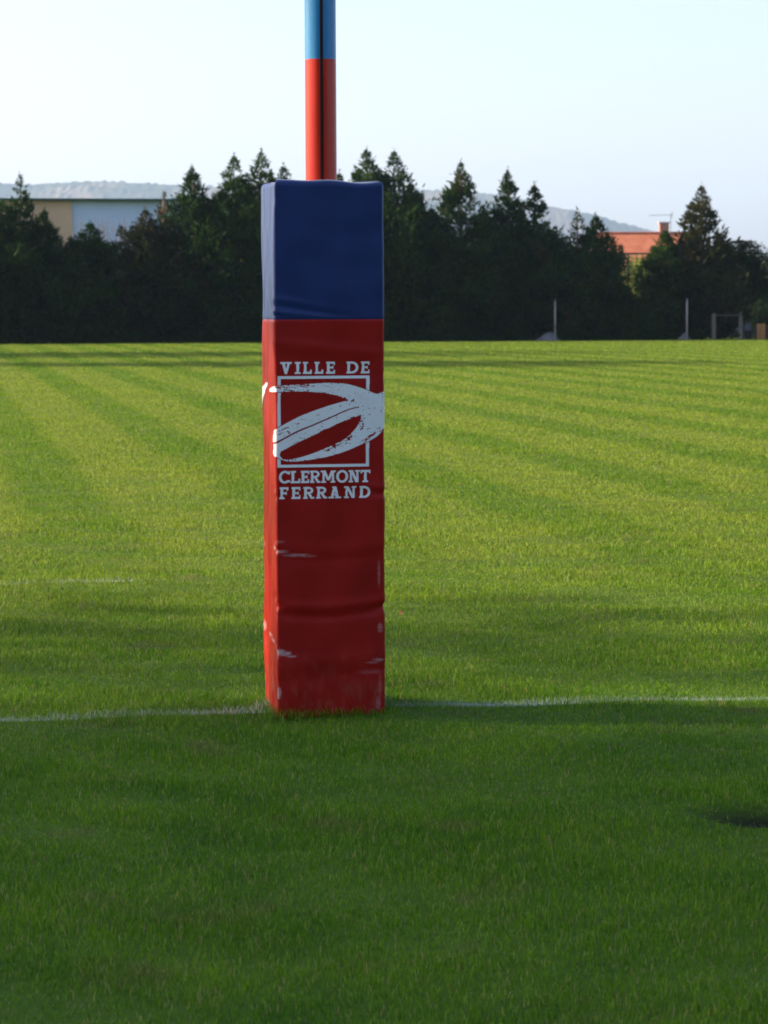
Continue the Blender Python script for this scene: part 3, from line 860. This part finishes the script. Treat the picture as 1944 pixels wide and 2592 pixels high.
def pad_disp(u, z):
    d = np.zeros_like(u)
    for ku, kz, p in _wk: d += .00042 * np.sin(ku * u + kz * z * (1 if p > 3 else -1) + p)
    front = 1 / (1 + np.exp(-(u - .0) / .01)) * 1 / (1 + np.exp((u - UF) / .01))
    left = 1 / (1 + np.exp((u + .01) / .008)) * 1 / (1 + np.exp(-(u + .355) / .008))
    # soft foam belly
    d += front * .002 * np.sin(np.clip(u / UF, 0, 1) * np.pi)
    # horizontal creases across the front
    sag = .012 * np.sin(np.clip(u / UF, 0, 1) * np.pi * 1.2)
    d += front * (.0042 * gs(z, .432 - sag, .020) - .0050 * gs(z, .396 - sag * 1.3, .018))
    d += front * (.0020 * gs(z, .645 - sag, .03) - .0022 * gs(z, .605 - sag, .022))
    d += front * (.0028 * gs(z, .20 + .08 * u, .03) - .0025 * gs(z, .14 + .08 * u, .03))
    d += front * (.0030 * gs(z, .862 - .14 * (u - UF), .014) - .0034 * gs(z, .835 - .14 * (u - UF), .014)) * np.clip((u - .20) / .2, 0, 1)
    d += front * (.0030 * gs(z, 1.40 - .10 * u, .022) - .0028 * gs(z, 1.35 - .16 * u, .03))
    d += front * (.0030 * gs(z, 1.565 - .16 * u, .013) - .0034 * gs(z, 1.540 - .16 * u, .012) + .0032 * gs(z, 1.515 - .10 * u, .010)) * np.clip(1 - u / .34, 0, 1)
    d += front * .0016 * np.sin(z * 46 + 5 * u + 2 * np.sin(7 * u)) * gs(z, 1.72, .25) * np.clip(u / UF, 0, 1)
    # pinches on the left front corner and right corner
    for zc, wd, am in ((.425, .016, -.010), (.632, .012, -.006), (.245, .014, -.004), (1.50, .012, -.004), (.83, .012, -.003), (1.93, .02, -.002)):
        d += am * gs(z, zc, wd) * gs(u, 0, .022)
        d += .5 * am * gs(z, zc + .03, wd) * gs(u, -.035, .03)
    for zc, am in ((.415, -.008), (.84, -.003), (1.30, .002)):
        d += am * gs(z, zc, .013) * gs(u, UF, .03)
    # left face: long slanting tension wrinkles, and the seam of the wrap
    d += left * (.0013 * np.sin(95 * u + 9 * z + 1.5 * np.sin(6 * z)) * (.35 + .65 * gs(z, 1.70, .22)) + .0012 * np.sin(60 * u - 14 * z + 2))
    d += left * (.0050 * gs(u + .10, -.32 * (z - 1.52), .014) * gs(z, 1.56, .09))
    seam = np.clip((1.15 - z) / .5, 0, 1)
    d += left * (-.013 * seam * gs(u, -.205, .007) + .004 * seam * gs(u, -.185, .012))
    d += left * .010 * gs(z, .10, .10) * gs(u, -.10, .06)
    # stitched seam between the colours
    d += -.0022 * gs(z, ZSEAM, .004)
    return d
def pad_point(u, z, off=0.0):
    px_ = np.interp(u, PS, PP[:, 0]); py_ = np.interp(u, PS, PP[:, 1])
    nx_ = np.interp(u, PS, PN[:, 0]); ny_ = np.interp(u, PS, PN[:, 1])
    l = np.hypot(nx_, ny_); nx_, ny_ = nx_ / l, ny_ / l
    rt = .022
    q = np.clip((z - (PH - rt)) / rt, 0, 1); ins = rt * (1 - np.sqrt(np.clip(1 - q * q, 0, 1)))
    q2 = np.clip((.012 - z) / .012, 0, 1); ins = ins + .004 * q2
    d = pad_disp(u, z) - ins + off
    sag = np.where(z > PH - .05, .004 * np.sin(u * 14) + .003 * np.sin(u * 31 + 1), 0) * np.clip((z - PH + .05) / .05, 0, 1)
    return np.stack([px_ + nx_ * d, py_ + ny_ * d, z + sag], -1)

SCUFF = [(-.035, .640, .020, .007, .7), (.015, .628, .030, .006, .55), (.075, .614, .050, .006, .6), (.11, .610, .04, .004, .35), (.010, .665, .02, .006, .25),
         (.008, .252, .022, .013, 1.0), (.034, .247, .018, .010, .8), (.052, .236, .020, .004, .6), (-.03, .272, .02, .008, .4), (-.09, .285, .05, .008, .55), (-.17, .30, .05, .009, .5),
         (-.33, .315, .03, .02, .6), (.004, .100, .010, .022, .7), (.002, .085, .008, .008, .8), (.380, .215, .022, .006, .5), (.36, .205, .03, .004, .35), (.388, .335, .01, .018, .4),
         (.385, .54, .006, .05, .25), (.380, .050, .010, .025, .3), (.388, .11, .006, .05, .2), (.35, .17, .05, .01, .12), (-.34, .63, .02, .01, .3), (-.02, .855, .012, .01, .2)]
def mat_vinyl(name, col, fade, red):
    k = NT(name)
    uvn = k.n('ShaderNodeUVMap'); uvn.uv_map = 'pad'; uv = uvn.outputs[0]
    sp = k.n('ShaderNodeSeparateXYZ'); k.l(uv, sp.inputs[0])
    f = k.noise(uv, 7, 4); fine = k.noise(uv, 160, 3, .7); weave = k.noise(k.scaled(uv, (1, 6, 1)), 90, 2)
    c = k.mix(k.remap(f, .35, .65), tuple(q * .90 for q in col), tuple(min(1, q * 1.10) for q in col))
    c = k.mix(k.remap(fine, .62, .80, 0, .10), c, fade)
    rough = k.remap(f, .3, .7, .30, .42)
    if red:
        smear = k.noise(k.scaled(uv, (1, 3.2, 1)), 42, 4, .75)
        tot = None
        for uc, zc, ru, rz, am in SCUFF:
            dx = k.math('DIVIDE', k.math('SUBTRACT', sp.outputs[0], uc), ru); dy = k.math('DIVIDE', k.math('SUBTRACT', sp.outputs[1], zc), rz)
            r2 = k.math('ADD', k.math('MULTIPLY', dx, dx), k.math('MULTIPLY', dy, dy))
            e = k.math('MULTIPLY', k.remap(r2, .1, 1.5, 1, 0), am * .68)
            tot = e if tot is None else k.math('MAXIMUM', tot, e)
        scf = k.math('MULTIPLY', tot, k.remap(smear, .36, .56, .1, 1))
        c = k.mix(scf, c, (.62, .60, .60))
        # dry mud on the lowest part
        mud = k.math('MULTIPLY', k.remap(sp.outputs[1], .0, .30, 1, 0), k.remap(k.noise(k.scaled(uv, (2.4, 1, 1)), 14, 4, .6), .48, .72, 0, .38))
        mudl = k.math('MULTIPLY', mud, k.remap(sp.outputs[0], -.06, .02, 1.5, .55), clamp=True)
        c = k.mix(mudl, c, (.34, .22, .13))
        rough = k.math('ADD', rough, k.math('MULTIPLY', scf, .3))
    k.b.inputs['Sheen Weight'].default_value = .0 if red else .40
    k.b.inputs['Sheen Roughness'].default_value = .45
    k.b.inputs['Sheen Tint'].default_value = (1, .3, .2, 1) if red else (.62, .80, 1.0, 1)
    k.set(c, rough, .14 if red else .26)
    k.bump(k.math('ADD', k.math('MULTIPLY', weave, .5), k.math('MULTIPLY', fine, .5)), .12, .001)
    return k.m
M['vinyl_red'] = mat_vinyl('red vinyl', (.29, .0105, .0085), (.34, .045, .03), True)
M['vinyl_blue'] = mat_vinyl('blue vinyl', (.010, .026, .115), (.12, .17, .30), False)
def mat_print():
    k = NT('white print'); f = k.noise(k.obj(), 40, 4, .7)
    k.set(k.mix(k.remap(f, .55, .75, 0, .35), (.76, .79, .78), (.52, .48, .49)), .5, .4)
    return k.m
M['print'] = mat_print()

def pad():
    root = tag(empty('post_pad', (PX, PY, 0), FA), 'square foam post pad, blue above and red below, with white town emblem', 'post pad')
    def cover(name, z0, z1, nz, mat, top):
        us = np.unique(np.concatenate([np.linspace(U_MIN, U_MAX, 240), PS, np.linspace(-.08, .06, 60)])); us = us[:-1]
        zs = np.linspace(z0, z1, nz)
        if top: zs = np.concatenate([zs[zs < PH - .024], PH - .022 + .022 * np.sin(np.linspace(0, np.pi / 2, 9))])
        U, Zs = np.meshgrid(us, zs)
        V = pad_point(U.ravel(), Zs.ravel()); m, n = len(us), len(zs)
        i = np.arange(m * n).reshape(n, m); j = np.roll(i, -1, axis=1)
        q = np.stack([i[:-1], j[:-1], j[1:], i[1:]], -1).reshape(-1, 4)
        fs = [q]; uvs = np.stack([U.ravel(), Zs.ravel()], -1)
        if top:
            V = np.vstack([V, [(0, 0, PH - .004)]]); uvs = np.vstack([uvs, [(0, PH)]])
            t = i[-1]; fs.append(np.stack([t, np.roll(t, -1), np.full(m, m * n)], -1))
        o = np_mesh(name, V, fs, mat, root, True)
        uvl = o.data.uv_layers.new(name='pad')
        li = np.empty(len(o.data.loops), dtype=np.int32); o.data.loops.foreach_get('vertex_index', li)
        uvl.data.foreach_set('uv', uvs[li].astype(np.float32).ravel())
        return o
    cover('red_cover', -.02, ZSEAM, 420, M['vinyl_red'], False)
    cover('blue_cover', ZSEAM, PH, 160, M['vinyl_blue'], True)

    # ---- print: drawn in a plan (X right, Y down, traced proportions), then laid round the pad as thin raised ink
    def to_uz(X, Y):
        xl = 210 + .0200 * Y; xr = 1551 + .0150 * Y
        u = np.where(X >= xl, (X - xl) / (xr - xl) * UF, (X - xl) / 205 * PD)
        return u, (1816 - (900 + Y / 5.027)) / 1358 * PH
    h = .0013
    ug = np.arange(-.385, UF + .10, h); zg = np.arange(.78, 1.345, h)
    UU, ZZ = np.meshgrid(ug, zg)
    def inside(poly, conv=True):
        P = np.array(poly, dtype=float)
        pu, pz = to_uz(P[:, 0], P[:, 1]) if conv else P.T
        res = np.zeros(UU.shape, bool)
        i0, i1 = np.searchsorted(ug, [pu.min() - h, pu.max() + h]); j0, j1 = np.searchsorted(zg, [pz.min() - h, pz.max() + h])
        x, y = UU[j0:j1, i0:i1], ZZ[j0:j1, i0:i1]; r = np.zeros(x.shape, bool)
        for k in range(len(pu)):
            xa, ya, xb, yb = pu[k - 1], pz[k - 1], pu[k], pz[k]
            if ya == yb: continue
            c = ((ya > y) != (yb > y)) & (x < (xb - xa) * (y - ya) / (yb - ya) + xa); r ^= c
        res[j0:j1, i0:i1] = r
        return res
    def smooth(pts, n=10):
        P = np.array(pts, float); out = []
        for k in range(len(P) - 1):
            p0, p1, p2, p3 = P[max(k - 1, 0)], P[k], P[k + 1], P[min(k + 2, len(P) - 1)]
            for t in np.linspace(0, 1, n, endpoint=False):
                out.append(.5 * (2 * p1 + (p2 - p0) * t + (2 * p0 - 5 * p1 + 4 * p2 - p3) * t * t + (3 * p1 - p0 - 3 * p2 + p3) * t ** 3))
        out.append(P[-1]); return [tuple(q) for q in out]
    def blur(m, it=1):
        f = m.astype(np.float32)
        for _ in range(it):
            g_ = np.pad(f, 1, mode='edge')
            f = (g_[:-2, 1:-1] + g_[2:, 1:-1] + g_[1:-1, :-2] + g_[1:-1, 2:] + 2 * f) / 6
        return f
    def ink(name, f):
        """marching squares on field f at .5"""
        V, F = [], {3: [], 4: [], 5: [], 6: []}; idx = {}
        def vert(key, u, z):
            if key not in idx: idx[key] = len(V); V.append((u, z))
            return idx[key]
        s = f > .5
        code = s[:-1, :-1].astype(int) + s[:-1, 1:] * 2 + s[1:, 1:] * 4 + s[1:, :-1] * 8
        for j, i in np.argwhere(code > 0):
            cs = [(j, i), (j, i + 1), (j + 1, i + 1), (j + 1, i)]; loop = []
            for a in range(4):
                A, B = cs[a], cs[(a + 1) % 4]
                if s[A]: loop.append(vert(A, ug[A[1]], zg[A[0]]))
                if s[A] != s[B]:
                    if A > B: A_, B_ = B, A
                    else: A_, B_ = A, B
                    t = (.5 - f[A_]) / (f[B_] - f[A_])
                    loop.append(vert((A_, B_), ug[A_[1]] + t * (ug[B_[1]] - ug[A_[1]]), zg[A_[0]] + t * (zg[B_[0]] - zg[A_[0]])))
            if 3 <= len(loop) <= 6: F[len(loop)].append(loop)
        V = np.array(V)
        W = pad_point(V[:, 0], V[:, 1], .0012)
        return np_mesh(name, W, [np.array(F[k], dtype=np.int32).reshape(-1, k) for k in (3, 4, 5, 6)], M['print'], root, True)

    # swoosh
    top_edge = smooth([(150, 405), (190, 370), (260, 357), (400, 347), (600, 336), (800, 325), (950, 326), (1080, 337), (1200, 367), (1330, 412), (1455, 466), (1510, 458), (1570, 432), (1640, 395)])
    right = [(1700, 380), (1700, 800)]
    bottom_edge = smooth([(1640, 840), (1560, 912), (1500, 990), (1400, 1056), (1270, 1115), (1100, 1188), (900, 1250), (700, 1290), (520, 1312), (400, 1312), (320, 1295), (255, 1262), (212, 1243)])
    left_end = smooth([(212, 1243), (202, 1205), (207, 1150), (202, 1100), (197, 1040), (199, 980), (205, 930)])
    mid_top = smooth([(205, 930), (250, 892), (350, 832), (500, 752), (650, 690), (850, 620), (1000, 576), (1112, 546)])
    arc_low = smooth([(1112, 546), (1060, 520), (980, 490), (860, 470), (760, 455), (630, 431), (580, 428), (400, 431), (240, 434), (150, 440)])
    hole = smooth([(1281, 728), (1150, 780), (1000, 835), (860, 905), (650, 1005), (500, 1075), (380, 1140), (300, 1190), (283, 1225), (300, 1262), (350, 1286), (450, 1281), (560, 1256), (700, 1210), (850, 1147), (1000, 1080), (1100, 1020), (1190, 930), (1240, 860), (1268, 795), (1281, 728)])
    sw = inside(top_edge + right + bottom_edge + left_end + mid_top + arc_low) & ~inside(hole)
    gl = smooth([(185, 1098), (260, 1062), (350, 1012), (500, 932), (700, 850), (900, 762), (1050, 692), (1150, 655), (1252, 632)])
    gw = [19 * (1 - .5 * k / len(gl)) for k in range(len(gl))]
    sw &= ~inside([(x, y - w * .7) for (x, y), w in zip(gl, gw)] + [(x, y + w * .7) for (x, y), w in reversed(list(zip(gl, gw)))])
    # dry-brush breaks along chosen edges
    def stroke_noise(ang, lx, ly, seed):
        q = np.random.default_rng(seed); a = np.zeros(UU.shape)
        ca, sa_ = math.cos(ang), math.sin(ang); s_, t_ = UU * ca + ZZ * sa_, -UU * sa_ + ZZ * ca
        for _ in range(40):
            k1, k2 = q.normal() / lx, q.normal() / ly; a += np.sin(k1 * s_ + k2 * t_ + q.uniform(0, 6.28))
        return a / math.sqrt(20)
    def band(pts, width):
        P = np.array(pts, float); pu, pz = to_uz(P[:, 0], P[:, 1]); d = np.full(UU.shape, 9.0)
        for k in range(0, len(pu), 2): d = np.minimum(d, np.hypot(UU - pu[k], ZZ - pz[k]))
        return np.clip(1 - d / width, 0, 1)
    n1 = stroke_noise(.35, .0030, .0013, 1); n2 = stroke_noise(-.2, .0030, .0014, 2)
    low_arc = smooth([(880, 478), (980, 498), (1060, 524), (1130, 545), (1180, 560), (1225, 590)])
    sw &= ~((band(low_arc, .012) + .42 * n1) > .98)
    inner_r = smooth([(1290, 770), (1300, 860), (1260, 930), (1180, 1010), (1080, 1060), (960, 1110), (900, 1150)])
    sw &= ~((band(inner_r, .016) + .42 * n1) > 1.05)
    sw &= ~((band(smooth([(1480, 930), (1400, 1020), (1300, 1075)]), .010) + .45 * n1) > 1.05)
    sw &= ~((band(smooth([(1050, 695), (1150, 655), (1290, 625)]), .007) + .4 * n1) > 1.05)
    sw &= ~((band(smooth([(230, 372), (400, 362), (560, 356), (690, 350)]), .009) + .45 * n2) >1.0)
    sw &= ~((band(smooth([(606, 360), (606, 400), (604, 430)]), .007) + .35 * n2) > .80)
    sw &= ~((band(smooth([(205, 950), (300, 950), (420, 935)]), .014) + .4 * n1) > 1.05)
    sw &= ~((band(smooth([(380, 1150), (520, 1080), (700, 1000)]), .006) + .4 * n1) > 1.0)
    sw &= ~((band(smooth([(320, 1275), (400, 1290), (480, 1285)]), .007) + .4 * n1) > .95)
    n3 = stroke_noise(.42, .020, .0011, 3); n4 = stroke_noise(-.18, .020, .0011, 4)
    sw &= ~((band(smooth([(1180, 770), (1000, 830), (860, 900), (650, 1000), (500, 1070), (380, 1135), (300, 1185)]), .012) + .40 * n3) > 1.02)
    sw &= ~((band(smooth([(205, 985), (350, 905), (500, 830)]), .010) + .42 * n3) > 1.0)
    sw &= ~((band(smooth([(1230, 920), (1130, 1020), (1000, 1100), (850, 1165), (700, 1225)]), .011) + .42 * n3) > 1.0)
    sw &= ~((band(smooth([(1500, 900), (1400, 1010), (1280, 1080)]), .014) + .40 * n3) > 1.08)
    sw &= ~((band(smooth([(330, 420), (480, 420), (640, 428), (800, 450), (960, 478)]), .009) + .42 * n4) > 1.0)
    sw &= ~((band(smooth([(220, 375), (400, 362), (600, 352)]), .009) + .42 * n4) > 1.0)
    sw |= inside(smooth([(4, 430), (40, 378), (88, 333), (100, 350), (80, 420), (55, 480), (34, 540), (26, 620), (26, 720), (22, 820), (14, 900), (4, 900)]))
    fr = np.zeros(UU.shape, bool)
    out_ = inside([(243, 232), (1377, 232), (1383, 1390), (255, 1390)]); in_ = inside([(281, 270), (1337, 270), (1344, 1352), (292, 1352)])
    fr = out_ & ~in_ & ~inside(top_edge + right + bottom_edge + left_end + mid_top + arc_low)
    ink('emblem_swoosh', blur(sw, 1))
    gap = blur(sw, 3) > .02
    ink('emblem_frame', blur(fr & ~gap, 1))

    # slab-serif capitals drawn from bars and bowls in a unit box (x right, y up, height 1)
    def letter(ch, x0, x1, y0, y1, sw_=32):
        w = x1 - x0; hh = y1 - y0; m = np.zeros(UU.shape, bool)
        T = sw_; B = sw_ * .80; sf = 20                                   # stem, bar, serif overhang
        def rect(a, b, c, d): nonlocal m; m |= inside([(a, c), (b, c), (b, d), (a, d)])
        def quad(*p): nonlocal m; m |= inside(p)
        def stem(cx, top=True, bot=True, l=sf, r=sf):
            rect(cx - T / 2, cx + T / 2, y0, y1)
            if top: rect(cx - T / 2 - l, cx + T / 2 + r, y0, y0 + B * .85)
            if bot: rect(cx - T / 2 - l, cx + T / 2 + r, y1 - B * .85, y1)
        def ell(cx, cy, rx, ry, a0, a1, th):
            nonlocal m
            A = np.radians(np.linspace(a0, a1, 40))
            o_ = [(cx + rx * math.cos(a), cy - ry * math.sin(a)) for a in A]; i_ = [(cx + (rx - th) * math.cos(a), cy - (ry - th * .85) * math.sin(a)) for a in A[::-1]]
            m |= inside(o_ + i_)
        s = x0 + sf * .6 + T / 2
        if ch == 'I': stem((x0 + x1) / 2)
        elif ch == 'L': stem(s, r=sf, l=sf * .6); rect(s, x1, y1 - B, y1); rect(x1 - B * .8, x1, y1 - hh * .36, y1)
        elif ch in 'EF':
            stem(s, l=sf * .6, r=sf if ch == 'F' else 4); rect(s, x1, y0, y0 + B); rect(x1 - B * .7, x1, y0, y0 + hh * .30)
            my = (y0 + y1) / 2; rect(s, x1 - w * .18, my - B * .45, my + B * .45); rect(x1 - w * .18 - B * .6, x1 - w * .18, my - hh * .13, my + hh * .13)
            if ch == 'E': rect(s, x1, y1 - B, y1); rect(x1 - B * .7, x1, y1 - hh * .32, y1)
        elif ch == 'D':
            stem(s, l=sf * .6, r=0); cx = x0 + w * .46; rect(s, cx + 1, y0, y0 + B); rect(s, cx + 1, y1 - B, y1); ell(cx, (y0 + y1) / 2, x1 - cx, hh / 2, -90, 90, T)
        elif ch == 'R':
            stem(s, l=sf * .6, r=sf * .6); cx = x0 + w * .52; rh = hh * .29; rect(s, cx + 1, y0, y0 + B * .9); rect(s, cx + 1, y0 + 2 * rh - B * .9, y0 + 2 * rh)
            ell(cx, y0 + rh, x1 - w * .07 - cx, rh, -90, 90, T * .9)
            quad((cx - T * .5, y0 + 2 * rh - 4), (cx + T * .55, y0 + 2 * rh - 4), (x1 - w * .02, y1), (x1 - w * .02 - T * 1.15, y1)); rect(x1 - T * 1.0, x1 + 4, y1 - B * .85, y1)
        elif ch == 'V':
            cx = (x0 + x1) / 2
            quad((x0 + 14, y0), (x0 + 14 + T * 1.15, y0), (cx + T * .45, y1), (cx - T * .45, y1)); quad((x1 - 14 - T * 1.0, y0), (x1 - 14, y0), (cx + T * .45, y1), (cx - T * .35, y1))
            rect(x0 - 4, x0 + T + 34, y0, y0 + B * .85); rect(x1 - T - 34, x1 + 4, y0, y0 + B * .85)
        elif ch == 'A':
            cx = (x0 + x1) / 2
            quad((cx - T * .55, y0), (cx + T * .4, y0), (x0 + 20 + T, y1), (x0 + 20, y1)); quad((cx - T * .4, y0), (cx + T * .65, y0), (x1 - 20, y1), (x1 - 20 - T * 1.1, y1))
            rect(cx - T * .55 - 12, cx + T * .6, y0, y0 + B * .7)
            rect(x0 + w * .25, x1 - w * .25, y0 + hh * .60, y0 + hh * .60 + B * .85); rect(x0 - 2, x0 + T + 36, y1 - B * .85, y1); rect(x1 - T - 36, x1 + 2, y1 - B * .85, y1)
        elif ch == 'N':
            a, b = x0 + sf * .8 + T * .4, x1 - sf * .8 - T * .4
            rect(a - T * .4, a + T * .4, y0, y1); rect(b - T * .4, b + T * .4, y0, y1)
            quad((a - T * .4, y0), (a + T * .75, y0), (b + T * .4, y1), (b - T * .75, y1))
            rect(x0 - 2, a, y0, y0 + B * .85); rect(x0, a + T * .4 + sf * .8, y1 - B * .85, y1); rect(b - T * .4 - sf * .8, x1 + 2, y0, y0 + B * .85)
        elif ch == 'M':
            a, b, cx = x0 + sf + T * .4, x1 - sf - T * .4, (x0 + x1) / 2
            rect(a - T * .4, a + T * .4, y0, y1); rect(b - T * .4, b + T * .4, y0, y1)
            quad((a - T * .4, y0), (a + T * .8, y0), (cx + T * .45, y0 + hh * .82), (cx - T * .45, y0 + hh * .82)); quad((b - T * .8, y0), (b + T * .4, y0), (cx + T * .45, y0 + hh * .82), (cx - T * .45, y0 + hh * .82))
            for q in (a, b): rect(q - T * .4 - sf * .8, q + T * .4 + sf * .8, y1 - B * .85, y1)
            rect(x0 - 2, a, y0, y0 + B * .85); rect(b, x1 + 2, y0, y0 + B * .85)
        elif ch == 'C':
            ell(x0 + w * .52, (y0 + y1) / 2, w * .52, hh / 2 + 4, 38, 322, T); rect(x1 - B * .9, x1 - 2, y0, y0 + hh * .30); rect(x1 - B * .9, x1 - 2, y1 - hh * .24, y1 - hh * .08)
        elif ch == 'O': ell((x0 + x1) / 2, (y0 + y1) / 2, w / 2, hh / 2 + 4, 0, 360, T)
        elif ch == 'T':
            cx = (x0 + x1) / 2; rect(cx - T / 2, cx + T / 2, y0, y1); rect(x0, x1, y0, y0 + B); rect(x0, x0 + B * .75, y0, y0 + hh * .30); rect(x1 - B * .75, x1, y0, y0 + hh * .30); rect(cx - T / 2 - sf, cx + T / 2 + sf, y1 - B * .85, y1)
        return m
    rows = [[('V', 275, 412), ('I', 450, 526), ('L', 552, 660), ('L', 695, 802), ('E', 838, 948), ('D', 1090, 1238), ('E', 1268, 1376)],
            [('C', 275, 415), ('L', 418, 535), ('E', 542, 646), ('R', 655, 782), ('M', 790, 970), ('O', 976, 1124), ('N', 1130, 1268), ('T', 1276, 1402)],
            [('F', 285, 392), ('E', 430, 540), ('R', 575, 706), ('R', 735, 866), ('A', 888, 1036), ('N', 1080, 1226), ('D', 1266, 1404)]]
    for row, (ya, yb) in zip(rows, ((56, 206), (1434, 1588), (1640, 1790))):
        for ch, xa, xb in row: ink('letter', blur(letter(ch, xa, xb, ya, yb), 1))
pad()

def fallen_leaf():
    d = CAM_H * FPX / (1566 - 785); p = at(1018, 1560, d)
    L, Wd = .036, .022; V = []; F = []
    for i_ in range(9):
        t = i_ / 8; w = Wd * .5 * math.sin(math.pi * t) ** .8 * (1 - .25 * t) + .0004; zc = .012 * math.sin(2.6 * t)
        V += [(L * (t - .5), -w, zc + .010 * (w / Wd)), (L * (t - .5), 0, zc), (L * (t - .5), w, zc + .012 * (w / Wd))]
    for i_ in range(8):
        for q in range(2): F.append([i_ * 3 + q, i_ * 3 + 3 + q, i_ * 3 + 4 + q, i_ * 3 + 1 + q])
    o = np_mesh('fallen_leaf', V, [np.array(F)], plain('red brown dry leaf', (.15, .045, .022), .9, .3, 40), None, True)
    o.location = (p.x, d, float(ground_z(np.array([p.x]), np.array([d]))[0]) + .019); o.rotation_euler = (.35, -.25, .4)
    tag(o, 'small red brown fallen leaf lying on the grass right of the pad', 'leaf')
fallen_leaf()

# ------------------------------------------------------------------ haze
def haze():
    x0, x1, y0, y1, z0, z1 = -9500, 9500, -9500, 9500, -90.0, 420.0
    o = MB().box(((x0 + x1) / 2, (y0 + y1) / 2, (z0 + z1) / 2), (x1 - x0, y1 - y0, z1 - z0)).build('haze', None)
    m = bpy.data.materials.new('haze'); m.use_nodes = True; t = m.node_tree
    for n in list(t.nodes):
        if n.type == 'BSDF_PRINCIPLED': t.nodes.remove(n)
    v = t.nodes.new('ShaderNodeVolumePrincipled')
    v.inputs['Color'].default_value = (.52, .74, 1.0, 1)
    v.inputs['Density'].default_value = 1.05e-4
    v.inputs['Anisotropy'].default_value = .2
    t.links.new(v.outputs[0], t.nodes['Material Output'].inputs['Volume'])
    o.data.materials.append(m)
    tag(o, 'pale blue air haze over the whole scene', 'haze', kind='stuff')
haze()
